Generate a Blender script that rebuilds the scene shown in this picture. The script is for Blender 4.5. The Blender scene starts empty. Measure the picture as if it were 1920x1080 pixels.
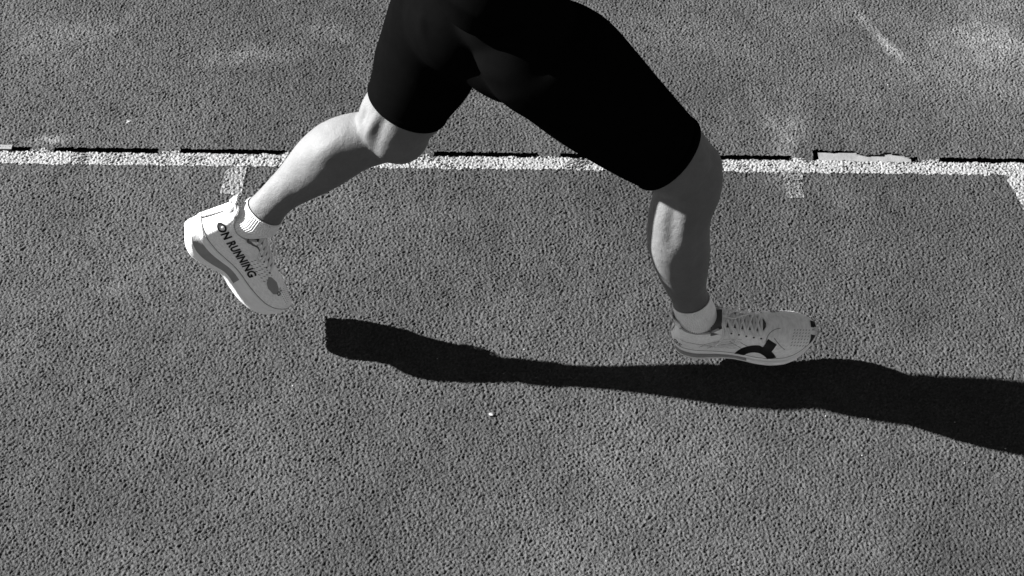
import bpy, bmesh, math, random
import numpy as np
from mathutils import Vector, Matrix
from mathutils.bvhtree import BVHTree

# ------------------------------------------------------------------ camera, light, exposure
S = bpy.context.scene
C = S.collection
TH = math.radians(45.0); ROLL = math.radians(0.66); FPX = 3400.0; DIST = 3.64
FW = Vector((0, math.cos(TH), -math.sin(TH)))
UP0 = Vector((0, math.sin(TH), math.cos(TH))); RT0 = Vector((1, 0, 0))
RT = RT0*math.cos(ROLL) + UP0*math.sin(ROLL)
UP = UP0*math.cos(ROLL) - RT0*math.sin(ROLL)
CAM = -FW*DIST
cd = bpy.data.cameras.new('camera'); co = bpy.data.objects.new('camera', cd); C.objects.link(co)
cd.sensor_width = 36; cd.lens = FPX/1920*36; cd.clip_start = .05; cd.clip_end = 500
m = Matrix((RT, UP, -FW)).transposed().to_4x4(); m.translation = CAM
co.matrix_world = m
S.camera = co

SUN = Vector((1.76, -0.36, -1.0)).normalized()          # direction the light travels
elev = math.asin(-SUN.z); azim = math.atan2(-SUN.x, -SUN.y)
w = bpy.data.worlds.new('World'); S.world = w; w.use_nodes = True
nt = w.node_tree; nt.nodes.clear()
sky = nt.nodes.new('ShaderNodeTexSky'); sky.sky_type = 'NISHITA'; sky.sun_disc = False
sky.sun_elevation = elev; sky.sun_rotation = azim; sky.air_density = .5; sky.dust_density = .1; sky.altitude = 2500
sep = nt.nodes.new('ShaderNodeSeparateColor')            # black-and-white photograph: one grey channel of the sky
bg = nt.nodes.new('ShaderNodeBackground'); bg.inputs['Strength'].default_value = .07
wo = nt.nodes.new('ShaderNodeOutputWorld')
nt.links.new(sky.outputs[0], sep.inputs[0]); nt.links.new(sep.outputs[0], bg.inputs[0]); nt.links.new(bg.outputs[0], wo.inputs[0])
sd = bpy.data.lights.new('sun', 'SUN'); sd.energy = 5.0; sd.angle = math.radians(.55); sd.color = (1, 1, 1)
so = bpy.data.objects.new('sun', sd); C.objects.link(so); so.location = (-4, 1, 4)
so.rotation_euler = SUN.to_track_quat('-Z', 'Y').to_euler()
S.render.engine = 'CYCLES'
S.view_settings.view_transform = 'Standard'; S.view_settings.look = 'None'
S.view_settings.exposure = 2.25; S.view_settings.gamma = 1

# ------------------------------------------------------------------ helpers
def ray(px, py): return (FW + RT*((px-960)/FPX) - UP*((py-540)/FPX))
def at(px, py, Y):
    d = ray(px, py); return CAM + d*((Y-CAM.y)/d.y)
def gnd(px, py, z=0.0):
    d = ray(px, py); return CAM + d*((z-CAM.z)/d.z)
def link(o, parent=None, kind=None, label=None, cat=None, group=None):
    C.objects.link(o)
    if parent: o.parent = parent
    if kind: o['kind'] = kind
    if label: o['label'] = label
    if cat: o['category'] = cat
    if group: o['group'] = group
    return o
def mesh_obj(name, verts, faces, mat, parent=None, smooth=True, **k):
    me = bpy.data.meshes.new(name); me.from_pydata([tuple(v) for v in verts], [], faces); me.update()
    if smooth: me.polygons.foreach_set('use_smooth', [True]*len(me.polygons))
    if mat: me.materials.append(mat)
    return link(bpy.data.objects.new(name, me), parent, **k)
def empty(name, loc, **k):
    o = bpy.data.objects.new(name, None); o.location = loc; o.empty_display_size = .05
    return link(o, **k)
def interp(t, xs, ys): return float(np.interp(t, xs, ys))
def smooth_interp(t, xs, ys):
    # monotone-ish cubic (Catmull-Rom) interpolation
    i = int(np.clip(np.searchsorted(xs, t)-1, 0, len(xs)-2))
    x0, x1 = xs[i], xs[i+1]; u = (t-x0)/(x1-x0)
    def sl(j):
        if j <= 0 or j >= len(xs)-1: 
            a, b = (0, 1) if j <= 0 else (len(xs)-2, len(xs)-1)
            return (ys[b]-ys[a])/(xs[b]-xs[a])
        d0 = (ys[j]-ys[j-1])/(xs[j]-xs[j-1]); d1 = (ys[j+1]-ys[j])/(xs[j+1]-xs[j])
        return 0 if d0*d1 <= 0 else 2*d0*d1/(d0+d1)
    m0, m1 = sl(i)*(x1-x0), sl(i+1)*(x1-x0)
    return ((2*u**3-3*u**2+1)*ys[i] + (u**3-2*u**2+u)*m0 + (-2*u**3+3*u**2)*ys[i+1] + (u**3-u**2)*m1)

# ------------------------------------------------------------------ materials (all grey: the photograph is black and white)
def mat(name, col, rough=.7, spec=.3):
    M = bpy.data.materials.new(name); M.use_nodes = True
    b = M.node_tree.nodes['Principled BSDF']
    b.inputs['Base Color'].default_value = (col, col, col, 1); b.inputs['Roughness'].default_value = rough
    b.inputs['Specular IOR Level'].default_value = spec
    return M
class N:
    def __init__(s, M): s.t = M.node_tree; s.b = s.t.nodes['Principled BSDF']; s.co = s.t.nodes.new('ShaderNodeTexCoord')
    def new(s, k, **kw):
        n = s.t.nodes.new(k)
        for a, v in kw.items(): setattr(n, a, v)
        return n
    def set(s, sock, v):
        if hasattr(v, 'is_output'): s.t.links.new(v, sock)
        else: sock.default_value = v
    def noise(s, scale, detail=2, rough=.5, co=None, dist=0):
        n = s.new('ShaderNodeTexNoise'); s.set(n.inputs['Vector'], co or s.co.outputs['Object'])
        n.inputs['Scale'].default_value = scale; n.inputs['Detail'].default_value = detail
        n.inputs['Roughness'].default_value = rough; n.inputs['Distortion'].default_value = dist
        return n.outputs[0]
    def voro(s, scale, co=None, feature='F1', rnd=1.0):
        n = s.new('ShaderNodeTexVoronoi', feature=feature); s.set(n.inputs['Vector'], co or s.co.outputs['Object'])
        n.inputs['Scale'].default_value = scale; n.inputs['Randomness'].default_value = rnd
        return n
    def mp(s, v, a, b, c, d, clamp=True):
        n = s.new('ShaderNodeMapRange', clamp=clamp); s.set(n.inputs[0], v)
        for i, q in enumerate((a, b, c, d)): s.set(n.inputs[i+1], q)
        return n.outputs[0]
    def math(s, op, a, b=0.0):
        n = s.new('ShaderNodeMath', operation=op); s.set(n.inputs[0], a); s.set(n.inputs[1], b); return n.outputs[0]
    def bump(s, h, dist, strength=1.0, nrm=None):
        n = s.new('ShaderNodeBump'); s.set(n.inputs['Height'], h); n.inputs['Distance'].default_value = dist
        n.inputs['Strength'].default_value = strength
        if nrm: s.t.links.new(nrm, n.inputs['Normal'])
        return n.outputs[0]
    def col(s, v): s.t.links.new(v, s.b.inputs['Base Color'])
    def nrm(s, v): s.t.links.new(v, s.b.inputs['Normal'])

def granules(n):
    """height field of bonded rubber granules, in metres (4 to 8 mm lumps with open pits between them)"""
    wp = n.new('ShaderNodeVectorMath', operation='MULTIPLY_ADD'); nz = n.new('ShaderNodeTexNoise'); n.set(nz.inputs['Vector'], n.co.outputs['Object']); nz.inputs['Scale'].default_value = 120
    n.set(wp.inputs[0], nz.outputs['Color']); wp.inputs[1].default_value = (.006, .006, .006); n.set(wp.inputs[2], n.co.outputs['Object'])
    a = n.voro(165, wp.outputs[0]); b = n.voro(330, wp.outputs[0])
    h1 = n.math('MULTIPLY', n.mp(a.outputs['Distance'], .0, .8, 1, 0), .50)
    h2 = n.math('MULTIPLY', n.mp(b.outputs['Distance'], .0, .8, 1, 0), .30)
    h3 = n.math('MULTIPLY', n.noise(115, 4, .65), 1.3)
    return n.math('ADD', n.math('ADD', h1, h2), h3), a, b

def track_material(name, relief):
    M = mat(name, .08, .85, .25); n = N(M)
    h, a, b = granules(n)
    n.nrm(n.bump(h, relief, 1.0))
    grain = n.mp(b.outputs['Color'], 0, 1, .60, 1.40)
    crack = n.mp(h, .80, 1.25, .75, 1.1)
    big = n.mp(n.noise(1.1, 6, .66, dist=.6), .36, .66, .72, 1.38)
    mid = n.mp(n.noise(6, 4, .65), .3, .72, .78, 1.24)
    v = n.math('MULTIPLY', n.math('MULTIPLY', grain, crack), n.math('MULTIPLY', big, mid))
    # the lane beyond the kerb is paler towards the right
    g = n.new('ShaderNodeSeparateXYZ'); n.set(g.inputs[0], n.co.outputs['Object'])
    far_pale = n.math('MULTIPLY', n.mp(g.outputs[1], .33, .75, 0, 1), n.mp(g.outputs[0], .1, 1.3, 0, 1))
    far_pale = n.math('MULTIPLY', far_pale, n.mp(n.noise(2.1, 3, .6), .3, .7, .25, 1.1))
    v = n.math('MULTIPLY', v, n.math('ADD', n.math('MULTIPLY', far_pale, .75), 1.0))
    v = n.math('MULTIPLY', v, .0385)
    # pale smears of old paint and dust at a few spots
    for (px, py, rx, ry, ang, amt) in SMEARS:
        p = gnd(px, py)
        mp_ = n.new('ShaderNodeMapping', vector_type='TEXTURE'); n.set(mp_.inputs[0], n.co.outputs['Object'])
        mp_.inputs['Location'].default_value = (p.x, p.y, 0); mp_.inputs['Rotation'].default_value = (0, 0, math.radians(ang)); mp_.inputs['Scale'].default_value = (rx, ry, 1)
        ln = n.new('ShaderNodeVectorMath', operation='LENGTH'); n.set(ln.inputs[0], mp_.outputs[0])
        f = n.math('MULTIPLY', n.mp(ln.outputs['Value'], .15, 1, 1, 0), n.mp(n.noise(26, 4, .7), .35, .62, .1, 1))
        v = n.math('ADD', v, n.math('MULTIPLY', n.math('MULTIPLY', f, crack), amt))
    n.col(v)
    n.b.inputs['Roughness'].default_value = .8
    return M
SMEARS = [(92, 262, .07, .022, 8, .12), (1478, 262, .045, .19, -14, .06), (1668, 90, .022, .085, 25, .12), (1620, 40, .02, .09, 25, .06), (1440, 215, .03, .12, 20, .035),
          (470, 105, .18, .06, 8, .045), (610, 60, .10, .05, -25, .035), (1880, 80, .26, .12, -20, .07), (1895, 10, .2, .05, 0, .05), (150, 60, .2, .08, 15, .03), (820, 400, .12, .05, 0, .02), (240, 228, .01, .008, 0, .25)]

def paint_material(name, base):
    M = mat(name, .6, .6, .35); n = N(M)
    h, a, b = granules(n); n.nrm(n.bump(h, .0015, 1.0))
    n.col(n.math('MULTIPLY', n.mp(n.noise(12, 3, .6), .3, .7, base*.85, base*1.12), n.mp(n.noise(300, 2, .6), .3, .7, .75, 1.15)))
    return M
M_track = track_material('track_rubber', .0018)
M_track_far = track_material('track_rubber_beyond', .0115)
M_paint = paint_material('white_line_paint', .19)
M_paint_mid = paint_material('thin_line_paint', .13)
M_paint_faint = paint_material('worn_line_paint', .092)
M_slot = mat('drain_grime', .012, .9, .1)
M_rim = mat('pale_channel_rim', .55, .5, .4); n = N(M_rim); n.nrm(n.bump(n.noise(120, 4, .6), .001)); n.col(n.mp(n.noise(30, 4, .6), .35, .65, .13, .18))

def skin_material():
    M = mat('skin', .5, .58, .22); n = N(M)
    t = n.math('MULTIPLY', n.mp(n.noise(16, 5, .65), .3, .7, .86, 1.08), n.mp(n.noise(160, 3, .6), .3, .7, .96, 1.04))
    # small moles
    vo = n.voro(24); t = n.math('MULTIPLY', t, n.mp(vo.outputs['Distance'], .035, .06, .72, 1))
    n.col(n.math('MULTIPLY', t, .118))
    h = n.math('ADD', n.math('MULTIPLY', n.noise(520, 3, .6), .40), n.math('MULTIPLY', n.noise(42, 4, .55), 1.1))
    n.nrm(n.bump(h, .0022))
    n.b.inputs['Subsurface Weight'].default_value = .06
    n.b.inputs['Subsurface Radius'].default_value = (.008, .008, .008)
    n.b.inputs['Subsurface Scale'].default_value = .6
    return M
M_skin = skin_material()
def cloth(name, col, scale=900, d=.0004, rough=.85, var=.08, spec=.2):
    M = mat(name, col, rough, spec); n = N(M)
    n.nrm(n.bump(n.noise(scale, 2, .6), d))
    n.col(n.mp(n.noise(40, 3, .6), .3, .7, col*(1-var), col*(1+var)))
    return M
M_short = cloth('black_stretch_fabric', .0022, 700, .0004, .9, .1, .0)
M_top = cloth('black_singlet_fabric', .012)
M_sock = cloth('white_ribbed_sock_knit', .76, 1500, .0006)
M_sockpatch = cloth('smooth_sock_knit', .50, 2400, .0006)
def upper_material():
    M = mat('white_engineered_mesh', .6, .6, .3); n = N(M)
    # fine woven relief running round the shoe
    mp_ = n.new('ShaderNodeMapping'); n.set(mp_.inputs[0], n.co.outputs['Object']); mp_.inputs['Scale'].default_value = (1, .35, 2.2)
    wv = n.noise(170, 3, .6, mp_.outputs[0])
    n.nrm(n.bump(wv, .0012))
    n.col(n.math('MULTIPLY', n.mp(wv, .3, .6, .84, 1.04), .84))
    return M
M_upper = upper_material()
M_foam = cloth('white_sole_foam', .82, 260, .0004, .5, .05, .4)
M_band = cloth('grey_sole_band', .27, 260, .0006, .7, .1)
M_out = cloth('pale_outsole_rubber', .50, 200, .0006, .7, .1)
M_tongue = cloth('grey_tongue_mesh', .13, 500, .0012, .8, .25)
M_lining = cloth('collar_lining', .34, 500, .0008)
M_lace = cloth('pale_grey_lace', .68, 900, .0008)
M_print = mat('black_print', .006, .5, .3)
M_dark = mat('dark_mesh_patch', .26, .8, .2); n = N(M_dark); n.nrm(n.bump(n.voro(600).outputs['Distance'], .0008))
M_seam = mat('dark_seam', .16, .9, .1)  # dark grey for seam lines, slits and perforations
M_stone = mat('pale_stone', .28, .8, .3)

# ------------------------------------------------------------------ ground: track, drain slots, painted lines
random.seed(4)
yl = lambda py: gnd(960, py).y
Y_S0, Y_S1 = yl(295.2), yl(286.8)            # near and far edge of the drain slots
Y_L0, Y_L1 = yl(318.5), yl(296.0)            # painted line
X = lambda px, py=300: gnd(px, py).x
def outline(x0, x1, y0, y1, j=.0007, top=None):
    """rounded, slightly ragged slot outline (counter-clockwise)"""
    r = (y1-y0)*.42; pts = []
    nx = max(8, int((x1-x0)/.006))
    for i in range(nx+1): pts.append((x0+r+(x1-x0-2*r)*i/nx, y0))
    for a in (-45, 0, 45): pts.append((x1-r+r*math.cos(math.radians(a)), (y0+y1)/2+(y1-y0)/2*math.sin(math.radians(a))*1.1))
    for i in range(nx+1):
        x = x1-r-(x1-x0-2*r)*i/nx; pts.append((x, top(x) if top else y1))
    for a in (135, 180, 225): pts.append((x0+r+r*math.cos(math.radians(a)), (y0+y1)/2+(y1-y0)/2*math.sin(math.radians(a))*1.1))
    return [(x+random.uniform(-j, j), y+random.uniform(-j, j)) for x, y in pts]
slots = []
per = X(1058)-X(820)
first = X(95)
for k in range(-4, 13):
    x0 = first + k*per; x1 = x0 + per*.825
    slots.append([x0, x1])
slots[3][1] = X(50)            # the slot cut by the left edge
bx0, bx1 = X(1532, 290), X(1700, 290)
def torn(x):                   # ragged far edge where the rubber has broken away
    u = np.interp(x, [bx0, X(1545), X(1560), X(1575), X(1600), X(1606), X(1624), X(1650), X(1662), X(1680), X(1690), X(1698)], [283, 284, 286, 284, 284.5, 288, 291, 290.5, 287.5, 288.5, 290, 293])
    return yl(float(u)-8) if x < bx1 else Y_S1
outs = []
for k, (x0, x1) in enumerate(slots):
    if abs(x0-X(1532)) < per*.3:
        outs.append(outline(x0, x1, Y_S0-.001, Y_S1, top=torn)); broken = len(outs)-1
    else: outs.append(outline(x0, x1, Y_S0, Y_S1))
# height field of the bonded rubber granules, real relief over everything in view
GX0, GX1, GY0, GY1, GS = -1.25, 1.25, -.75, 1.03, .0019
nx_, ny_ = int((GX1-GX0)/GS), int((GY1-GY0)/GS)
rng = np.random.default_rng(11)
def band(sig_lo, sig_hi, seed):
    r = np.random.default_rng(seed); a = np.fft.rfft2(r.standard_normal((ny_, nx_)).astype(np.float32))
    fy = np.fft.fftfreq(ny_, GS)[:, None]; fx = np.fft.rfftfreq(nx_, GS)[None, :]; k2 = (fx*fx+fy*fy)*(2*np.pi**2)
    o = np.fft.irfft2(a*(np.exp(-k2*sig_lo**2)-(np.exp(-k2*sig_hi**2) if sig_hi else 0)), s=(ny_, nx_))
    return (o/o.std()).astype(np.float32)
gran = band(.0010, .0036, 1); fine = band(.0009, .0020, 2); broad = band(.009, .05, 3)
Hm = np.clip(gran, -2.0, 1.8)*.00098 + fine*.00034 + broad*.00026
gx = GX0+GS*np.arange(nx_); gy = GY0+GS*np.arange(ny_)
edge = np.minimum(np.minimum(gx-GX0, gx[-1]-gx)[None, :], np.minimum(gy-GY0, gy[-1]-gy)[:, None])
Hm *= np.clip(edge/.03, 0, 1)
jit = band(.004, .02, 5)                       # raggedness of edges
def grid_mesh(name, mask, dz, m_, sub=None, **k):
    """mesh from the height field over the cells where mask is true"""
    iy, ix = np.nonzero(mask[:-1, :-1]); 
    q = np.stack([iy*nx_+ix, iy*nx_+ix+1, (iy+1)*nx_+ix+1, (iy+1)*nx_+ix], 1)
    used, inv = np.unique(q, return_inverse=True); q = inv.reshape(-1, 4)
    vy, vx = used//nx_, used % nx_
    co_ = np.stack([gx[vx], gy[vy], Hm[vy, vx]+dz], 1).astype(np.float32)
    if sub is not None:
        ev, ef = sub; q2 = np.array(ef, dtype=np.int64)+len(co_); co_ = np.vstack([co_, np.array(ev, dtype=np.float32)]); q = np.vstack([q, q2])
    me = bpy.data.meshes.new(name); me.vertices.add(len(co_)); me.vertices.foreach_set('co', co_.ravel())
    me.loops.add(q.size); me.loops.foreach_set('vertex_index', q.ravel().astype(np.int32))
    me.polygons.add(len(q)); me.polygons.foreach_set('loop_start', (np.arange(len(q))*4).astype(np.int32))
    me.update(calc_edges=True)
    me.polygons.foreach_set('use_smooth', [True]*len(me.polygons)); me.materials.append(m_)
    o = link(bpy.data.objects.new(name, me), **k)
    return o, len(q)-(len(sub[1]) if sub is not None else 0)
GXX, GYY = np.meshgrid(gx, gy)
hole = np.zeros((ny_, nx_), bool)
for k, (x0, x1) in enumerate(slots):
    top = np.full(nx_, Y_S1)
    if k == broken: top = np.array([torn(float(v)) for v in gx])
    hole |= (GXX > x0) & (GXX < x1) & (GYY > Y_S0+jit*.0005) & (GYY < top[None, :]+jit*.0006)
R = 60; xa, xb, ya, yb = gx[0], gx[-1], gy[0], gy[-1]
X4, Y4 = (-R, xa, xb, R), (-R, ya, yb, R)
ev = [(x, y, 0) for y in Y4 for x in X4]; ef = [(a+4*b, a+1+4*b, a+5+4*b, a+4+4*b) for a in range(3) for b in range(3) if not (a == 1 and b == 1)]
trk, ncell = grid_mesh('running_track', ~hole, 0, M_track, (ev, ef), kind='structure')
trk.data.materials.append(M_track_far)
for p in list(trk.data.polygons)[ncell:]: p.material_index = 1; p.use_smooth = False
drain = empty('drain_channel', (0, (Y_S0+Y_S1)/2, 0), label='line of narrow black drain slots along the far edge of the white lane line', cat='drain')
def off(v, o): return [(p[0]-o.location.x, p[1]-o.location.y, p[2]-o.location.z) for p in v]
for o in outs:
    nn = len(o); V = [(x, y, -.0035) for x, y in o] + [(x, y, -.16) for x, y in o]
    F = [(i, nn+i, nn+(i+1) % nn, (i+1) % nn) for i in range(nn)] + [tuple(range(nn, 2*nn))]
    mesh_obj('slot', off(V, drain), F, M_slot, drain, smooth=False)
# pale rim of the channel laid bare in the broken slot (a plate a few mm down) and a scrap at the left edge
def plate(xs, near, far, z, name, label):
    V = []; k = len(xs)
    for z_ in (z, z-.006):
        for x in xs: V.append((x, near(x), z_))
        for x in xs: V.append((x, far(x), z_))
    F = []
    for i in range(k-1):
        F += [(i, i+1, k+i+1, k+i), (2*k+i, 3*k+i, 3*k+i+1, 2*k+i+1), (i, 2*k+i, 2*k+i+1, i+1), (k+i, k+i+1, 3*k+i+1, 3*k+i)]
    return mesh_obj(name, off(V, drain), F, M_rim, drain, smooth=False, label=label)
xs = np.linspace(bx0+.003, bx1+.008, 40)
plate(xs, lambda x: yl(296.3-.5)+.0008*math.sin(x*90), lambda x: yl(277), -.004, 'channel_rim', 'pale bare rim showing in the broken slot')
xs = np.linspace(X(-60), X(15), 12)
plate(xs, lambda x: yl(291), lambda x: yl(283), .0012, 'channel_rim', 'pale scrap of rim at the left edge of the picture')

def painted(name, inside, wear, m_, dz=.0009):
    """paint on the granules: a signed distance in metres (positive inside); deep pits stay bare"""
    near = inside > -.006
    msk = (inside+jit*.0014 > 0) & (Hm+jit*.0003+band_w*.0006 > wear) & ~hole & near
    return grid_mesh(name, msk, dz, m_, kind='structure')[0]
band_w = band(.012, .06, 9)
painted('lane_line', np.minimum(GYY-Y_L0, Y_L1-GYY), -.0021, M_paint)
for a, b in ((-60, gx[0]), (gx[-2], 60)):
    mesh_obj('lane_line', [(a, Y_L0, .002), (b, Y_L0, .002), (b, Y_L1, .002), (a, Y_L1, .002)], [(0, 1, 2, 3)], M_paint, smooth=False, kind='structure')
for k in range(len(slots)-1):                # paint that has crept between the slots
    a, b = slots[k][1], slots[k+1][0]
    if -1.2 < a < b < 1.2: painted('paint_between_slots', np.minimum(np.minimum(GXX-a-.004, b-.004-GXX), np.minimum(GYY-Y_L1+.004, Y_L1+.007-GYY)), -.0006, M_paint, .0010)
def quad_mark(name, pts, wear, m_, dz=.0011):
    """four corners on the ground, counter-clockwise"""
    P = [gnd(*p) for p in pts]; d = np.full(GXX.shape, 9.)
    for a, b in zip(P, P[1:]+P[:1]):
        e = (b-a).normalized(); d = np.minimum(d, -(GXX-a.x)*e.y*(1)+(GYY-a.y)*e.x)
    return painted(name, d, wear, m_, dz)
quad_mark('tick_mark', [(412, 366), (450, 366), (463, 314), (424, 314)], -.0019, M_paint_mid)
quad_mark('tick_mark', [(1475, 373), (1505, 372), (1504, 322), (1466, 322)], -.0013, M_paint_faint)
quad_mark('diagonal_line', [(2010, 560), (2070, 560), (1945, 322), (1880, 322)], -.0026, M_paint, .0012)

# ------------------------------------------------------------------ grit on the track
def pebble(px, py, r, label, group=None, seed=0):
    rd = random.Random(seed); bm = bmesh.new(); bmesh.ops.create_icosphere(bm, subdivisions=2, radius=r)
    sx, sy, sz = rd.uniform(.9, 1.4), rd.uniform(.8, 1.1), rd.uniform(.6, .8)
    ax = Vector((rd.uniform(-1, 1), rd.uniform(-1, 1), rd.uniform(-1, 1))).normalized()
    for v in bm.verts:
        v.co *= 1+.22*math.sin(5*v.co.normalized().dot(ax)+seed)+rd.uniform(-.06, .06)
        v.co = Vector((v.co.x*sx, v.co.y*sy, v.co.z*sz))
    me = bpy.data.meshes.new('pebble'); bm.to_mesh(me); bm.free(); me.materials.append(M_stone)
    o = bpy.data.objects.new('pebble', me); o.location = gnd(px, py) + Vector((0, 0, r*.9)); o.rotation_euler = (0, 0, rd.uniform(0, 6))
    link(o, label=label, cat='pebble', group=group)
pebble(921, 779, .0036, 'largest pale pebble, on bare track below the long leg shadow', seed=2)
gl = 'tiny pale grit speck on the dark rubber track'
for i, (px, py, r) in enumerate(((1548, 781, .0016), (1628, 787, .0017), (983, 656, .0018), (1616, 855, .0018), (820, 673, .0013), (1790, 792, .0013),
                  (1665, 160, .0019), (243, 229, .0022), (1885, 842, .0016), (1808, 869, .0015), (650, 671, .0016), (1006, 709, .0013), (1455, 325, .0017), (549, 724, .0015))):
    pebble(px, py, r*.8, gl, 'grit specks scattered on the track', seed=10+i)

# ------------------------------------------------------------------ the runner's body
def loft_section(bm, stations, seg=40, cap=True, off_=0.0):
    """stations: (centre Vector, e1, e2, r1, r2, squareness)"""
    rings = []
    for c, e1, e2, r1, r2 in stations:
        ring = []
        for i in range(seg):
            a = 2*math.pi*i/seg
            ring.append(bm.verts.new(c + e1*(math.cos(a)*(r1+off_)) + e2*(math.sin(a)*(r2+off_))))
        rings.append(ring)
    for a, b in zip(rings, rings[1:]):
        for i in range(seg):
            bm.faces.new((a[i], a[(i+1) % seg], b[(i+1) % seg], b[i]))
    if cap:
        bm.faces.new(rings[0][::-1]); bm.faces.new(rings[-1])
def limb(pairs, n=40):
    """pairs: (A px, B px, Y, depth ratio). Resampled smooth centre line with section frames."""
    Cn, R = [], []
    for A, B, Y, q in pairs:
        a, b = at(*A, Y), at(*B, Y); Cn.append((a+b)/2)
    # per-station silhouette direction: perpendicular to limb axis and to the direction of view
    out = []
    k = len(pairs); ts = np.arange(k, dtype=float)
    comp = [[v[i] for v in Cn] for i in range(3)]
    half, ratio = [], []
    for i, (A, B, Y, q) in enumerate(pairs):
        view = (Cn[i]-CAM).normalized(); dep = (Cn[i]-CAM).dot(FW)
        ax = (Cn[min(i+1, k-1)]-Cn[max(i-1, 0)]).normalized()
        e1 = ax.cross(view).normalized()
        # half width in metres of the contour pair measured across e1 in the picture
        v2 = Vector((B[0]-A[0], -(B[1]-A[1]))) * (dep/FPX)
        e1p = Vector((e1.dot(RT), e1.dot(UP)))
        half.append(abs(v2.dot(e1p.normalized()))/2/1.0); ratio.append(q)
    for j in range(n+1):
        t = (k-1)*j/n
        c = Vector([smooth_interp(t, ts, comp[i]) for i in range(3)])
        c2 = Vector([smooth_interp(min(t+.05, k-1), ts, comp[i]) for i in range(3)]); c1 = Vector([smooth_interp(max(t-.05, 0), ts, comp[i]) for i in range(3)])
        ax = (c2-c1).normalized(); view = (c-CAM).normalized()
        e1 = ax.cross(view).normalized(); e2 = ax.cross(e1).normalized()
        r = smooth_interp(t, ts, half); q = smooth_interp(t, ts, ratio)
        out.append((c, e1, e2, r, r*q))
    return out
# right leg, in front
YF = -.230
front_thigh = limb([((930, 60), (1055, -90), -.235, .9), ((925, 180), (1072, -8), -.235, .92), ((986, 215), (1130, 30), -.235, .92), ((1045, 259), (1178, 82), -.235, .9), ((1110, 299), (1226, 140), -.234, .9),
                    ((1160, 326), (1268, 188), -.233, .92), ((1213, 352), (1309, 236), -.232, .95), ((1232, 362), (1334, 272), -.231, .98), ((1256, 366), (1347, 305), -.230, .98)])
front_shin = limb([((1244, 300), (1344, 290), -.230, .98), ((1232, 335), (1357, 320), -.231, .95), ((1224, 362), (1357, 345), -.232, .92), ((1217, 388), (1345, 376), -.233, .93), ((1213, 417), (1333, 410), -.233, .97), ((1213, 447), (1331, 440), -.232, 1.0),
                   ((1219, 475), (1332, 470), -.229, .98), ((1230, 503), (1330, 500), -.225, .93), ((1243, 530), (1327, 528), -.221, .88), ((1257, 556), (1328, 552), -.217, .84), ((1264, 580), (1336, 575), -.215, .82), ((1275, 604), (1340, 596), -.214, .76)])
YR = -.094
rear_thigh = limb([((760, -80), (960, -60), (YR-.085)/2, .95), ((722, 40), (905, 90), (YR*2-.085)/3, .95), ((706, 91), (888, 152), (YR*3-.085)/4, .95), ((696, 140), (856, 195), YR, .95), ((689, 172), (826, 234), YR, .95),
                   ((676, 194), (810, 252), YR, .95), ((672, 226), (800, 280), YR, .95), ((676, 254), (784, 293), YR, .9)])
rear_shin = limb([((752, 225), (797, 286), YR, 1.05), ((715, 205), (768, 298), YR, 1.0), ((664, 212), (726, 306), YR, .98), ((627, 220), (694, 315), YR-.003, .95), ((596, 234), (664, 331), YR-.006, .95), ((570, 256), (638, 347), YR-.009, .95), ((549, 281), (612, 361), YR-.012, .92),
                  ((525, 311), (585, 372), YR-.016, .9), ((502, 337), (562, 382), YR-.020, .88), ((481, 362), (546, 393), YR-.024, .85), ((459, 386), (533, 410), YR-.028, .82), ((446, 404), (518, 430), YR-.030, .76)])
PEL = at(925, -75, -.155)
def ellipsoid(bm, c, r, rot=None):
    g = bmesh.ops.create_icosphere(bm, subdivisions=4, radius=1.0)
    mt = Matrix.Translation(c) @ (rot or Matrix.Identity(4)) @ Matrix.Diagonal((*r, 1))
    bmesh.ops.transform(bm, matrix=mt, verts=g['verts'])
def capsule(bm, a, b, ra, rb, seg=16):
    ax = (b-a).normalized(); e1 = ax.orthogonal().normalized(); e2 = ax.cross(e1)
    st = []
    for t, s in ((-.06, .3), (0, .75), (.1, .95), (.5, 1), (.9, .95), (1, .75), (1.06, .3)):
        r = (ra+(rb-ra)*t)*s; st.append((a.lerp(b, t), e1, e2, r, r))
    loft_section(bm, st, seg)
def torso_stations(off_=0):
    top = PEL + Vector((.16, 0, .50)); st = []
    for t, rx, ry in ((-.12, .09, .13), (0, .125, .165), (.2, .118, .158), (.42, .10, .135), (.65, .11, .145), (.85, .12, .165), (1, .10, .15), (1.06, .05, .09)):
        c = PEL.lerp(top, t); ax = (top-PEL).normalized(); e1 = Vector((ax.z, 0, -ax.x)); st.append((c, e1, Vector((0, 1, 0)), rx, ry))
    return st
def remeshed(name, bm, vox, m_, parent, smooth_it, fac=.5, post=None):
    me = bpy.data.meshes.new(name); bm.to_mesh(me); bm.free()
    o = bpy.data.objects.new(name, me); C.objects.link(o)
    md = o.modifiers.new('r', 'REMESH'); md.mode = 'VOXEL'; md.voxel_size = vox; md.use_smooth_shade = True
    if smooth_it:
        ms = o.modifiers.new('s', 'SMOOTH'); ms.iterations = smooth_it; ms.factor = fac
    dg = bpy.context.evaluated_depsgraph_get(); dg.update()
    nm = bpy.data.meshes.new_from_object(o.evaluated_get(dg)); nm.name = name
    bpy.data.objects.remove(o); bpy.data.meshes.remove(me)
    if post: post(nm)
    nm.materials.clear(); nm.materials.append(m_)
    nm.polygons.foreach_set('use_smooth', [True]*len(nm.polygons))
    r = bpy.data.objects.new(name, nm)
    inv = parent.matrix_world.inverted() if parent else None
    link(r, parent)
    if parent:
        r.location = -parent.location
    return r
root = empty('person', gnd(1430, 660), label='runner in black shorts and white running shoes, mid stride to the right', cat='person')

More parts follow.
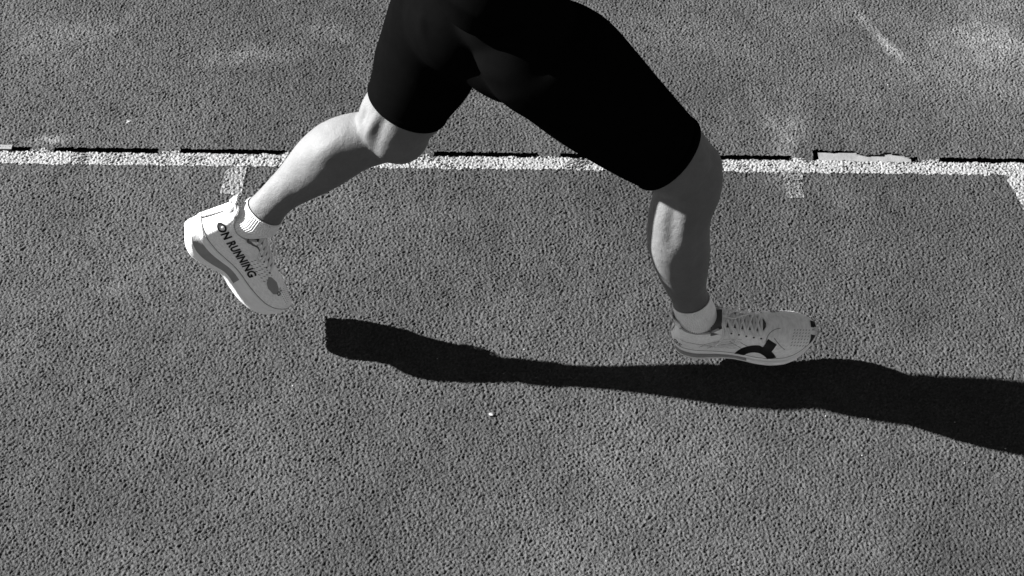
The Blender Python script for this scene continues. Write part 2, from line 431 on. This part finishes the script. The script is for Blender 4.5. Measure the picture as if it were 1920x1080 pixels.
def bumps(me, lst):
    """muscle and bone relief: (centre, radius, height) pushed along normals"""
    k = len(me.vertices); co_ = np.empty(k*3); me.vertices.foreach_get('co', co_); co_ = co_.reshape(-1, 3)
    nr = np.empty(k*3); me.vertices.foreach_get('normal', nr); nr = nr.reshape(-1, 3)
    d = np.zeros(k)
    for a, b, r, h in lst:
        a = np.array(a); b = np.array(b); ab = b-a; L2 = max(ab@ab, 1e-9)
        t = np.clip(((co_-a)@ab)/L2, 0, 1); q = a+t[:, None]*ab
        dist = np.linalg.norm(co_-q, axis=1); taper = 1-np.abs(2*t-1)**4*.6
        d += h*taper*np.exp(-(dist/r)**2)
    co_ += nr*d[:, None]
    me.vertices.foreach_set('co', co_.ravel()); me.update()

bm = bmesh.new()
loft_section(bm, front_thigh[:25], off_=-.009); loft_section(bm, front_thigh[20:], off_=-.001); loft_section(bm, front_shin)
loft_section(bm, rear_thigh[:19], off_=-.009); loft_section(bm, rear_thigh[15:], off_=-.001); loft_section(bm, rear_shin)
loft_section(bm, torso_stations(), off_=-.010)
ellipsoid(bm, at(1298, 318, YF), (.052, .050, .058))          # front knee
ellipsoid(bm, at(752, 252, YR), (.050, .048, .052))           # rear knee
ellipsoid(bm, at(880, 20, -.12), (.095, .10, .095)); ellipsoid(bm, at(955, 8, -.18), (.08, .095, .075))
def leg_relief(me):
    A = lambda px, py, Y: tuple(at(px, py, Y))
    bumps(me, [
        (A(1322, 300, YF-.045), A(1326, 325, YF-.045), .020, .0055),      # front patella
        (A(1312, 372, YF-.04), A(1312, 380, YF-.04), .014, .0035),       # below the knee cap
        (A(1290, 395, YF-.055), A(1285, 470, YF-.055), .018, .0055),      # outer calf muscle
        (A(1262, 380, YF-.05), A(1258, 460, YF-.05), .011, -.003),
        (A(1308, 420, YF-.05), A(1308, 520, YF-.045), .010, -.002),
        (A(1310, 562, YF-.035), A(1312, 566, YF-.035), .012, .003),
        # rear leg: hamstring tendon and hollow behind the knee, inner calf
        (A(705, 210, YR-.055), A(676, 262, YR-.05), .0085, .0085),
        (A(690, 205, YR-.02), A(655, 250, YR-.04), .008, -.005),
        (A(722, 218, YR-.055), A(700, 285, YR-.05), .012, -.005),
        (A(745, 255, YR-.05), A(770, 278, YR-.045), .022, .004),
        (A(640, 255, YR-.05), A(590, 300, YR-.05), .020, .005),
        (A(540, 345, YR-.04), A(525, 372, YR-.035), .010, .003),
        (A(620, 330, YR-.045), A(560, 370, YR-.04), .010, -.002),
    ])
body = remeshed('body', bm, .0038, M_skin, root, 7, .5, leg_relief)

# shorts: thigh and pelvis shells a few mm outside the skin, cut square at the hems
def upto(st, frac): return st[:max(2, int(round(frac*(len(st)-1)))+1)]
bm = bmesh.new()
ft = upto(front_thigh, .735); rt_ = upto(rear_thigh, .53)
loft_section(bm, ft, off_=.0022); loft_section(bm, rt_, off_=.0022)
ts = torso_stations(); loft_section(bm, ts[:4])
capsule(bm, at(878, 96, -.18), at(975, 152, -.22), .050, .052); capsule(bm, at(880, 92, -.14), at(845, 130, -.11), .050, .050)
ellipsoid(bm, at(880, 20, -.12), (.112, .118, .112)); ellipsoid(bm, at(955, 8, -.18), (.092, .11, .087))
def folds(me):
    A = lambda px, py, Y: tuple(at(px, py, Y))
    rd = random.Random(3); L = []
    for i in range(14):
        x = rd.uniform(850, 1010); y = rd.uniform(20, 170)
        L.append((A(x, y, -.27), A(x+rd.uniform(30, 90), y+rd.uniform(-40, 30), -.29), .006, rd.uniform(.001, .0022)))
    L = [(A(765, 0, -.20), A(835, 120, -.20), .010, .003), (A(1020, 160, -.3), A(1180, 290, -.29), .004, .0012)]
    bumps(me, L)
remeshed('shorts', bm, .0034, M_short, root, 36, .5, folds)
# hem bands
def hem(st, i, name):
    c, e1, e2, r1, r2 = st[i]; ax = (st[i][0]-st[i-1][0]).normalized()
    V, F = [], []; seg = 96; prof = [(-.016, .0024), (-.016, .0038), (-.002, .0042), (.0012, .0030), (.0012, .0)]
    for d, o_ in prof:
        for k in range(seg):
            a = 2*math.pi*k/seg; V.append(c+ax*d+e1*math.cos(a)*(r1+o_)+e2*math.sin(a)*(r2+o_)-root.location)
    for j in range(len(prof)-1):
        for k in range(seg): F.append((j*seg+k, j*seg+(k+1) % seg, (j+1)*seg+(k+1) % seg, (j+1)*seg+k))
    mesh_obj('hem', V, F, M_short, bpy.data.objects['shorts'] if False else root, smooth=True)
hem(ft, len(ft)-1, 'f'); hem(rt_, len(rt_)-1, 'r')
bm = bmesh.new(); loft_section(bm, ts[3:], off_=.004)
remeshed('singlet', bm, .006, M_top, root, 2)

# ------------------------------------------------------------------ socks
def sock(st_path, sides, name='sock'):
    """st_path: list of (centre, axis-frame e1,e2, r1, r2); ribbed tube"""
    seg = 288; V, F = [], []; ribs = 56
    for j, (c, e1, e2, r1, r2, rib) in enumerate(st_path):
        for k in range(seg):
            a = 2*math.pi*k/seg
            o_ = rib*.00065*math.sin(a*ribs)
            V.append(c+e1*math.cos(a)*(r1+o_)+e2*math.sin(a)*(r2+o_)-root.location)
    for j in range(len(st_path)-1):
        for k in range(seg): F.append((j*seg+k, j*seg+(k+1) % seg, (j+1)*seg+(k+1) % seg, (j+1)*seg+k))
    return mesh_obj(name, V, F, M_sock, root)
# ------------------------------------------------------------------ shoes
SL = .275
sx_ = [0, .01, .03, .07, .13, .2, .3, .4, .5, .6, .68, .76, .84, .91, .96, .99, 1]
lat = [.004, .015, .024, .033, .038, .040, .040, .042, .046, .051, .053, .052, .046, .034, .022, .010, .001]
med = [.004, .015, .024, .033, .037, .038, .035, .032, .034, .041, .046, .048, .046, .038, .029, .017, .008]
zb_x = [0, .03, .08, .16, .28, .42, .55, .66, .74, .82, .9, .96, 1]
zb_y = [.026, .014, .006, .001, .004, .010, .003, 0, .001, .006, .017, .029, .043]
zt_x = [0, .05, .15, .3, .45, .6, .75, .88, .96, 1]
zt_y = [.058, .055, .051, .047, .044, .039, .038, .043, .049, .053]
hu_x = [0, .02, .06, .12, .2, .28, .33, .38, .45, .52, .60, .68, .76, .84, .91, .96, 1]
hu_y = [.120, .130, .119, .105, .097, .100, .108, .110, .102, .094, .086, .079, .073, .067, .062, .058, .054]
op_x = [0, .03, .06, .12, .2, .28, .33, .38, .45, .55, .62, .65, .66, 1]
op_y = [.010, .016, .021, .0245, .026, .0255, .023, .019, .0165, .0155, .0145, .008, 0, 0]
f_lat = lambda s: smooth_interp(s, sx_, lat); f_med = lambda s: smooth_interp(s, sx_, med)
f_zb = lambda s: smooth_interp(s, zb_x, zb_y); f_zt = lambda s: smooth_interp(s, zt_x, zt_y)
f_h = lambda s: smooth_interp(s, hu_x, hu_y); f_o = lambda s: smooth_interp(s, op_x, op_y)
def cosx(n): return [(.5-.5*math.cos(math.pi*i/n)) for i in range(n+1)]
def upper_pt(s, side, u, inset=0.0):
    """side -1 lateral(-y) / +1 medial; u 0 at the sole .. 1 at the rim/top"""
    w = (f_lat(s) if side < 0 else f_med(s))*.955-inset; o = min(f_o(s), w*.8)
    zt = f_zt(s)-.003; h = f_h(s)
    if s < .05: w = w*(1-.0*u)
    e = 2.25 if s > .62 else 1.75
    a = u*math.pi/2
    cx = math.cos(a)**(2/e); sz = math.sin(a)**(2/e)
    y = o+(w-o)*cx; z = zt+(h-zt)*sz
    # heel counter leans in, then back out at the tab
    x = s*SL
    if s < .12: x += (1-s/.12)*(.015*math.sin(min(u, .75)/.75*math.pi/2) - .010*max(0, (u-.7)/.3))
    if s > .85: x -= (s-.85)/.15*.010*u
    return Vector((x, side*y, z))
def build_shoe(mirror, frame, label, front):
    sh = empty('running_shoe', frame.to_translation(), label=None)
    sh.parent = root; sh.matrix_world = frame; sh.matrix_parent_inverse = Matrix.Identity(4)
    sh.location = frame.to_translation()-root.location; sh.rotation_mode = 'QUATERNION'; sh.rotation_quaternion = frame.to_quaternion(); sh.scale = frame.to_scale()
    sh['label'] = label
    my = -1 if mirror else 1
    def fl(V): return [(v[0], v[1]*my, v[2]) for v in V]
    def add(name, V, F, m_, smooth=True, **k):
        if mirror: F = [f[::-1] for f in F]
        return mesh_obj(name, fl(V), F, m_, sh, smooth, **k)
    # --- midsole: stacked rings (profile across the side wall)
    XS = cosx(90)
    prof = [(0.0, .80), (.04, .86), (.14, .93), (.22, .985), (.30, 1.0), (.35, .985), (.38, .955), (.70, .955), (.73, .985), (.82, 1.0), (.90, .985), (.96, .95), (.965, .90)]
    def ringpt(s, side, j, hh=None, ww=None):
        hv, wv = prof[j]
        w_ = (f_lat(s) if side < 0 else f_med(s))*wv
        zb, zt = f_zb(s), f_zt(s)
        # swell of the foam under the forefoot / heel, waist at the arch
        x = s*SL + (.004*(1-hv) if s < .03 else 0)
        return Vector((x, side*w_, zb+(zt-zb)*hv))
    P = len(prof)
    V = []; 
    for s in XS:
        for j in range(P): V.append(ringpt(s, -1, j))
        for j in range(P-1, -1, -1): V.append(ringpt(s, 1, j))
    W = 2*P; Fm, Fb, Fo = [], [], []
    for i in range(len(XS)-1):
        for j in range(W):
            f = (i*W+j, i*W+(j+1) % W, (i+1)*W+(j+1) % W, (i+1)*W+j)
            jj = j if j < P else W-1-j-1
            jj = min(j, W-2-j) if j < W-1 else -1
            if jj == -1 or jj <= 0: Fo.append(f)
            elif jj in (5, 6, 7) and XS[i] < .50: Fb.append(f)
            else: Fm.append(f)
    Fm += [tuple(range(W))[::-1], tuple((len(XS)-1)*W+k for k in range(W))]
    def sub(F):
        idx = sorted({i for f in F for i in f}); mp_ = {a: b for b, a in enumerate(idx)}
        return [V[i] for i in idx], [tuple(mp_[i] for i in f) for f in F]
    add('midsole', *sub(Fm), M_foam); add('sole_band', *sub(Fb), M_band); add('outsole', *sub(Fo), M_out)
    # bead where the upper meets the sole
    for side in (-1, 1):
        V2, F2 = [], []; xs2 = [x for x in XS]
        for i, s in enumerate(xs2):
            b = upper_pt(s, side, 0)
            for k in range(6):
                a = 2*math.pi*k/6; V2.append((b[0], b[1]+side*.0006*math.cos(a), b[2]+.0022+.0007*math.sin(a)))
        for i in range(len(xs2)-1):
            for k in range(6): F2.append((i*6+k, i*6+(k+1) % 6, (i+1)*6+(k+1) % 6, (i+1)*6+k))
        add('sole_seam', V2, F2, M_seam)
    # --- upper
    nu = 22; V = []; F = []
    XU = [x for x in cosx(110)]
    for s in XU:
        row = [upper_pt(s, -1, k/nu) for k in range(nu+1)] + [upper_pt(s, 1, k/nu) for k in range(nu, -1, -1)]
        V += row
    W = 2*(nu+1)
    for i in range(len(XU)-1):
        for j in range(W-1):
            if j == nu and XU[i+1] <= .655: continue
            F.append((i*W+j, (i+1)*W+j, (i+1)*W+j+1, i*W+j+1))
    up = add('upper', V, F, M_upper)
    bv = BVHTree.FromPolygons([Vector(v) for v in fl(V)], [list(f) for f in F])
    md = up.modifiers.new('thickness', 'SOLIDIFY'); md.thickness = .003; md.offset = -1 
    # --- collar rolls (padded edge) round the opening
    def tube(name, pts, r, m_, seg=8, closed=False, flat=1.0, upv=None):
        V2, F2 = [], []; k_ = len(pts); last = None
        for i, p in enumerate(pts):
            a = pts[(i-1) % k_] if (closed or i) else p; b = pts[(i+1) % k_] if (closed or i < k_-1) else p
            t = (Vector(b)-Vector(a)).normalized()
            u_ = upv[i] if upv else Vector((0, 0, 1)); e1 = t.cross(u_)
            e1 = e1.normalized() if e1.length > 1e-4 else t.orthogonal().normalized(); e2 = e1.cross(t).normalized()
            rr = r[i] if isinstance(r, (list, tuple)) else r
            for q in range(seg):
                an = 2*math.pi*q/seg; V2.append(Vector(p)+e1*math.cos(an)*rr+e2*math.sin(an)*rr*flat)
        rng = k_ if closed else k_-1
        for i in range(rng):
            for q in range(seg): F2.append((i*seg+q, i*seg+(q+1) % seg, ((i+1) % k_)*seg+(q+1) % seg, ((i+1) % k_)*seg+q))
        if not closed: F2 += [tuple(range(seg))[::-1], tuple((k_-1)*seg+q for q in range(seg))]
        return add(name, V2, F2, m_)
    cs = [s for s in np.linspace(.004, .34, 34)]
    rim = [upper_pt(s, -1, 1)+Vector((0, .0012, -.001)) for s in cs[::-1]] + [upper_pt(s, 1, 1)+Vector((0, -.0012, -.001)) for s in cs]
    tube('collar', rim, .0026, M_lining, 10, False, 1.2)
    tube('collar', [rim[33], rim[33].lerp(rim[34], .5)+Vector((-.002, 0, .001)), rim[34]], .0026, M_lining, 10, False, 1.2)
    # heel pull tab
    V2 = []; 
    for j, (dx, dz, w_) in enumerate(((.006, -.028, .011), (-.003, -.012, .012), (-.007, .0, .011), (-.010, .009, .007), (-.011, .013, .002))):
        for y_ in np.linspace(-1, 1, 7): V2.append((.013+dx+.004*y_*y_, y_*w_, .124+dz))
    F2 = [(j*7+k, j*7+k+1, (j+1)*7+k+1, (j+1)*7+k) for j in range(4) for k in range(6)]
    tb = add('heel_tab', V2, F2, M_upper); t_ = tb.modifiers.new('t', 'SOLIDIFY'); t_.thickness = .0028; t_.offset = 0
    # --- tongue below the throat
    V2, F2 = [], []; ss = np.linspace(.28, .67, 22); ny = 12
    for s in ss:
        o_ = f_o(s)+.006; h = f_h(s)-.0045 + (.008*max(0, (.34-s)/.06))
        for k in range(ny+1):
            y_ = -1+2*k/ny; V2.append((s*SL, y_*o_, h-.005*y_*y_+.0025))
    for i in range(len(ss)-1):
        for k in range(ny): F2.append((i*(ny+1)+k, (i+1)*(ny+1)+k, (i+1)*(ny+1)+k+1, i*(ny+1)+k+1))
    tg = add('tongue', V2, F2, M_tongue); t_ = tg.modifiers.new('t', 'SOLIDIFY'); t_.thickness = .002; t_.offset = -1
    # insole / dark inside so that no daylight shows through
    # --- laces
    def surf(x, y, z=.2, d=(0, 0, -1)):
        h = bv.ray_cast(Vector((x, y*my, z)), Vector(d)); return h[0]
    ey = [.37, .42, .47, .52, .57, .62]; el, em = [], []
    for s in ey:
        o_ = f_o(s)
        a = upper_pt(s, -1, .80); b = upper_pt(s, 1, .80); el.append(a+Vector((0, -.0002, .0012))); em.append(b+Vector((0, .0002, .0012)))
    for i, s in enumerate(ey):
        mid = Vector((s*SL, 0, f_h(s)+.0045))
        p0, p1 = el[i], em[i]
        pts = [p0+Vector((0, -.0005, -.002)), p0, p0.lerp(mid, .5)+Vector((0, 0, .0022)), mid, p1.lerp(mid, .5)+Vector((0, 0, .0022)), p1, p1+Vector((0, .0005, -.002))]
        tube('lace', pts, .0029, M_lace, 8, False, .45)
        if i < 5:
            for (p, q) in ((el[i], em[i+1]), (em[i], el[i+1])):
                m_ = (p+q)/2; m_.z = f_h((ey[i]+ey[i+1])/2)+.0065
                tube('lace', [p, p.lerp(m_, .5)+Vector((0, 0, .003)), m_, q.lerp(m_, .5)+Vector((0, 0, .003)), q], .0026, M_lace, 8, False, .45)
        for p in (p0, p1):
            bm2 = bmesh.new(); 
            V3 = []; F3 = []
            for q in range(12):
                an = 2*math.pi*q/12; V3.append(Vector((p.x+.0022*math.cos(an), p.y, p.z))+Vector((0, .0016*math.sin(an), .0016*math.sin(an)*(-1 if p.y < 0 else 1)*-1)))
            bm2.free()
    kx = .385*SL; kz = f_h(.385)+.009
    side = -1 if not mirror else 1        # the side of the local shoe that faces the camera
    knot = Vector((kx, 0, kz))
    bmk = bmesh.new(); bmesh.ops.create_icosphere(bmk, subdivisions=2, radius=.0045)
    V3 = [tuple(Vector((v.co.x*1.2, v.co.y*1.5, v.co.z*.8))+knot) for v in bmk.verts]; F3 = [tuple(v.index for v in f.verts) for f in bmk.faces]; bmk.free()
    add('lace_knot', V3, F3, M_lace)
    def hang(offs, r=.002, name='lace_loop', m=M_lace):
        pts = [knot+Vector(o_) for o_ in offs]
        # smooth with Catmull-Rom
        out = []; k_ = len(pts)
        for i in range(k_-1):
            p0, p1, p2, p3 = pts[max(i-1, 0)], pts[i], pts[i+1], pts[min(i+2, k_-1)]
            for u in np.linspace(0, 1, 7)[:-1]:
                out.append(.5*((2*p1)+(p2-p0)*u+(2*p0-5*p1+4*p2-p3)*u*u+(3*p1-p0-3*p2+p3)*u**3))
        out.append(pts[-1]); tube(name, out, r, m, 8, False, .6)
    sg = side
    hang([(0, 0, 0), (-.004, sg*.014, .004), (.002, sg*.028, -.008), (.008, sg*.036, -.024), (.016, sg*.038, -.030), (.020, sg*.034, -.022), (.012, sg*.022, -.004), (.003, sg*.006, .002)])
    hang([(0, 0, 0), (.004, -sg*.012, .005), (.012, -sg*.022, -.004), (.022, -sg*.026, -.016), (.018, -sg*.018, -.006), (.004, -sg*.004, .002)])
    sg = -side if mirror else side
    hang([(0, 0, 0), (-.006, sg*.016, .002), (-.004, sg*.030, -.014), (-.012, sg*.039, -.032), (-.026, sg*.042, -.046)], .0018, 'lace_end')
    hang([(0, 0, 0), (.014, sg*.006, .004), (.034, -sg*.004, -.003), (.050, -sg*.012, -.012)], .0018, 'lace_end')
    # --- printed marks laid on the upper (their own thin meshes)
    def decal(name, polys, org, ux, uz, cast, m_=M_print, off_=.0006, maxe=.0022, label=None):
        """polys: flat 2D outlines in metres, laid at org with in-plane axes ux, uz, cast along `cast` onto the upper"""
        bm2 = bmesh.new()
        for poly in polys:
            vs = [bm2.verts.new((x, y, 0)) for x, y in poly[0]]
            es = [bm2.edges.new((vs[i], vs[(i+1) % len(vs)])) for i in range(len(vs))]
            for hole in poly[1:]:
                hv = [bm2.verts.new((x, y, 0)) for x, y in hole]; es += [bm2.edges.new((hv[i], hv[(i+1) % len(hv)])) for i in range(len(hv))]
            bmesh.ops.triangle_fill(bm2, use_beauty=True, edges=es)
        for _ in range(6):
            le = [e for e in bm2.edges if e.calc_length() > maxe]
            if not le: break
            bmesh.ops.subdivide_edges(bm2, edges=le, cuts=1, use_grid_fill=False)
            bmesh.ops.triangulate(bm2, faces=[f for f in bm2.faces if len(f.verts) > 3])
        finish(bm2, name, org, ux, uz, cast, m_, off_, label)
    def finish(bm2, name, org, ux, uz, cast, m_, off_, label=None):
        org = Vector(org); ux = Vector(ux).normalized(); uz = Vector(uz).normalized(); cast = Vector(cast).normalized()
        kill = []; bm2.verts.ensure_lookup_table()
        for v in bm2.verts:
            p = org+ux*v.co.x+uz*v.co.y
            h = bv.ray_cast(p-cast*.15, cast)
            if h[0] is None: kill.append(v)
            else:
                nn = h[1] if h[1].dot(cast) < 0 else -h[1]
                v.co = h[0]+nn*off_
        if kill: bmesh.ops.delete(bm2, geom=kill, context='VERTS')
        me = bpy.data.meshes.new(name); bm2.to_mesh(me); bm2.free(); me.materials.append(m_)
        me.polygons.foreach_set('use_smooth', [True]*len(me.polygons))
        link(bpy.data.objects.new(name, me), sh)
    def text(txt, size, org, ux, uz, cast, bold=.0, m_=M_print, label=None, spacing=1.0, name='lettering', shear=0):
        cu = bpy.data.curves.new('t', 'FONT'); cu.body = txt; cu.size = size; cu.offset = bold; cu.align_x = 'CENTER'; cu.align_y = 'CENTER'; cu.space_character = spacing; cu.resolution_u = 4; cu.shear = shear
        o = bpy.data.objects.new('t', cu); C.objects.link(o); dg = bpy.context.evaluated_depsgraph_get(); dg.update()
        me = bpy.data.meshes.new_from_object(o.evaluated_get(dg)); bpy.data.objects.remove(o)
        bm2 = bmesh.new(); bm2.from_mesh(me); bpy.data.meshes.remove(me)
        for _ in range(6):
            le = [e for e in bm2.edges if e.calc_length() > .0022]
            if not le: break
            bmesh.ops.subdivide_edges(bm2, edges=le, cuts=1, use_grid_fill=False)
            bmesh.ops.triangulate(bm2, faces=[f for f in bm2.faces if len(f.verts) > 3])
        finish(bm2, name, org, ux, uz, cast, m_, .0011, label)
    def circle(cx, cy, r, k=28, a0=0, a1=360): return [(cx+r*math.cos(math.radians(a0+(a1-a0)*i/k)), cy+r*math.sin(math.radians(a0+(a1-a0)*i/k))) for i in range(k+(0 if a1-a0 == 360 else 1))]
    def ring(cx, cy, r, w_, a0, a1, k=24): return [circle(cx, cy, r, k, a0, a1)+circle(cx, cy, r-w_, k, a0, a1)[::-1]]
    def box(x0, y0, x1, y1, ang=0, cx=0, cy=0):
        c_, s_ = math.cos(math.radians(ang)), math.sin(math.radians(ang))
        return [[(cx+x*c_-y*s_, cy+x*s_+y*c_) for x, y in ((x0, y0), (x1, y0), (x1, y1), (x0, y1))]]
    def emblem(size, org, ux, uz, cast, name='emblem'):
        r = size/2; w_ = size*.24
        decal(name, [ring(-r*1.15, 0, r, w_, 0, 359.9), box(-w_*.5, -r*.75, w_*.5, r*.1, 0, -r*1.15+r*.75, -r*.5), ring(r*1.25, 0, r, w_, 60, 300)], org, ux, uz, cast)
    if not mirror:
        # camera sees the outer side (-y): big ring mark on the forefoot, black toe bars
        ca = Vector((0, .80, -.60)); ux = Vector((1, 0, 0)); uz = ux.cross(ca).normalized()
        uz = -uz if uz.z < 0 else uz
        o_ = Vector((.575*SL, -.049, .028))
        decal('ring_mark', [ring(0, 0, .041, .0175, 14, 166, 40), box(-.010, .033, .010, .056, -36, 0, 0)], o_, ux, uz, ca, maxe=.002)
        fr = Vector((-1, 0, -.75))
        decal('toe_mark', [box(-.0075, -.009, .0065, .009, 0)], (.975*SL, .013, .048), (0, 1, 0), (-.6, 0, .8), fr)
        decal('toe_mark', [box(-.0095, -.012, .0075, .009, 8)], (.962*SL, -.014, .044), (0, 1, 0), (-.6, 0, .8), fr+Vector((0, .35, 0)))
        emblem(.0085, (.715*SL, .030, 0), (.93, .3, 0), (-.3, .93, 0), (0, -.1, -1))
        emblem(.0065, (.40*SL, .040, 0), (1, .05, 0), (-.05, 1, 0), (0, -.35, -1))
        emblem(.0085, (.055*SL, -.03, .062), (.95, 0, -.3), (.3, 0, .95), (0.2, 1, -.15))
        # overlay seams
        decal('overlay_seam', [ring(0, 0, .030, .0010, 95, 200, 20)], (.76*SL, -.012, 0), (1, 0, 0), (0, 1, 0), (0, .3, -1), M_seam, .0004)
    else:
        # camera sees the inner side of the left shoe: local inner side is +y before mirroring, so -y now
        ca = Vector((0, 1, -.12)); ux = Vector((1, 0, -.06)).normalized(); uz = Vector((.06, 0, 1)).normalized()
        text('ON RUNNING', .0208, (.30*SL, 0, .0675), Vector((1, 0, -.24)).normalized(), Vector((.24, 0, 1)).normalized(), ca, bold=.0007, spacing=1.06, name='lettering', shear=.12)
        emblem(.0085, (.80*SL, -.010, 0), (.1, 1, 0), (-1, .1, 0), (0, 0.25, -1))
        # grey window in the mesh over the toes and small slashes
        pts = [(-.026, .003), (-.016, .008), (.004, .009), (.016, .002), (.019, -.008), (.010, -.0135), (-.008, -.012), (-.020, -.006)]
        decal('toe_window', [[[(x, y) for x, y in pts]]], (.72*SL, -.0215, 0.06), (1, 0, 0), (0, .75, .66), (0, .66, -.75), M_dark, .0005)
        rd = random.Random(5)
        polys = []
        for r_ in range(4):
            for c_ in range(7):
                x = -.032+c_*.0085+r_*.002; y = -.012+r_*.0062
                polys.append(box(-.0024, -.0006, .0024, .0006, 35, x, y))
        decal('vent_slits', polys, (.56*SL, 0, .064), (1, 0, -.15), (0, 0, 1), (0, 1, -.45), M_seam, .0005)
    def stroke(name, pts, wd, org, ux_, uz_, cast, m_=M_seam, off_=.0004):
        polys_ = []
        for (a, b) in zip(pts, pts[1:]):
            a = Vector(a); b = Vector(b); n_ = Vector((-(b-a).y, (b-a).x)).normalized()*wd/2; e_ = (b-a).normalized()*wd*.3
            polys_.append([[tuple(a-e_+n_), tuple(a-e_-n_), tuple(b+e_-n_), tuple(b+e_+n_)]])
        decal(name, polys_, org, ux_, uz_, cast, m_, off_)
    sd_ = -1 if not mirror else 1
    sc = Vector((0, 1, -.35)); sx1 = Vector((1, 0, 0)); sz1 = Vector((0, 0, 1))
    for q in () if mirror else ([(.055, .050), (.066, .060), (.080, .066), (.098, .072)], [(.070, .046), (.092, .058), (.118, .064)], [(.020, .070), (.040, .064), (.062, .058), (.085, .050)],
              [(.112, .070), (.126, .056), (.138, .044)], [(.132, .066), (.146, .054), (.160, .043)], [(.195, .064), (.205, .052), (.214, .043)]):
        stroke('overlay_seam', q, .0009, (0, 0, 0), sx1, sz1, sc)
    for q in range(0 if mirror else 7):
        z0 = .052+q*.0042
        stroke('knit_line', [(.060+.006*q, z0), (.090+.005*q, z0-.003), (.122+.002*q, z0-.004)], .0005, (0, 0, 0), sx1, sz1, sc, M_tongue)
    for s_ in ey:
        for sg_ in (-1, 1):
            a = upper_pt(s_, sg_, .72)
            decal('eyelet', [[circle(0, 0, .0019, 10)]], (a.x, a.y*my, a.z), (1, 0, 0), (0, 1, 0), (0, -sg_*my*.6, -1), M_print, .0005)
    polys = []
    rd = random.Random(8)
    for r_ in range(6):
        for c_ in range(6):
            polys.append(box(-.0017, -.0005, .0017, .0005, 50, -.016+c_*.006+r_*.001, -.018+r_*.0062))
    decal('toe_perforations', polys, (.875*SL, -.014 if not mirror else -.008, .055), (1, 0, 0), (0, 1, 0), (-.25, .35, -1), M_seam, .0005)
    return sh
def shoe_frame(heel, toe, upv):
    x = (toe-heel).normalized(); y = upv.cross(x).normalized(); z = x.cross(y)
    mt = Matrix((x, y, z)).transposed().to_4x4(); mt.translation = heel; return mt

def rot(a):
    x, y, z = [math.radians(q) for q in a]
    return Matrix.Rotation(z, 4, 'Z') @ Matrix.Rotation(y, 4, 'Y') @ Matrix.Rotation(x, 4, 'X')
FR_F = Matrix.Translation((.312, -.150, .0)) @ rot((19.5, -6.3, -4.5))
p_ = FR_F.to_translation() + Vector((0, 0, .004)); k_ = .030/(p_.y-CAM.y)      # just before touch-down
FR_F.translation = p_ + (CAM-p_)*k_
FR_R = Matrix.Translation((-.624, -.132, .269)) @ rot((2.0, 57.5, 10.0)) @ Matrix.Scale(1.03, 4)
def make_sock(pairs, frame, n=12, thick=.0022):
    fore = (frame.to_3x3() @ Vector((1, 0, 0))); near = (frame.to_3x3() @ Vector((0, -1, 0)))
    st = limb(pairs, n); out = []
    def ori(e1, e2):
        if e1.dot(fore) < 0: e1 = -e1
        if e2.dot(near) < 0: e2 = -e2
        return e1, e2
    st = [(c, *ori(e1, e2), r1, r2) for c, e1, e2, r1, r2 in st]
    ax = (st[1][0]-st[0][0]).normalized()
    c, e1, e2, r1, r2 = st[0]
    out += [(c+ax*.003, e1, e2, r1-.002, r2-.002, 0), (c, e1, e2, r1+thick*.6, r2+thick*.6, 0), (c+ax*.0008, e1, e2, r1+thick*1.0, r2+thick*1.0, 0), (c+ax*.0030, e1, e2, r1+thick*1.1, r2+thick*1.1, 0)]
    for j, (c, e1, e2, r1, r2) in enumerate(st[1:]): out.append((c, e1, e2, r1+thick, r2+thick, 1))
    c, e1, e2, r1, r2, _ = out[-1]
    for t, lc, ra, rb in ((.5, None, 0, 0), (1, (.195*SL, 0, .094), .036, .0255), (1.6, (.215*SL, 0, .075), .040, .026), (2.4, (.24*SL, 0, .052), .044, .026)):
        if lc is None: continue
        c2 = frame @ Vector(lc); f1 = fore; f2 = near
        pc, p1, p2, q1, q2, _ = out[-1]
        for u in (.33, .66, 1.0):
            out.append((pc.lerp(c2, u), p1.lerp(f1, u).normalized(), p2.lerp(f2, u).normalized(), q1+(ra-q1)*u, q2+(rb-q2)*u, 1))
    return sock(out, None)
make_sock([((1261, 566), (1331, 561), -.217, .84), ((1264, 580), (1336, 573), -.215, .82), ((1268, 594), (1342, 584), -.214, .80)], FR_F)
make_sock([((460, 384), (533, 408), YR-.028, .82), ((452, 393), (526, 419), YR-.029, .80), ((444, 402), (520, 429), YR-.030, .79)], FR_R)
build_shoe(False, FR_F, 'forward shoe skimming the track, black ring mark on its side', True)
build_shoe(True, FR_R, 'left shoe, heel up in the air, black lettering along its side', False)
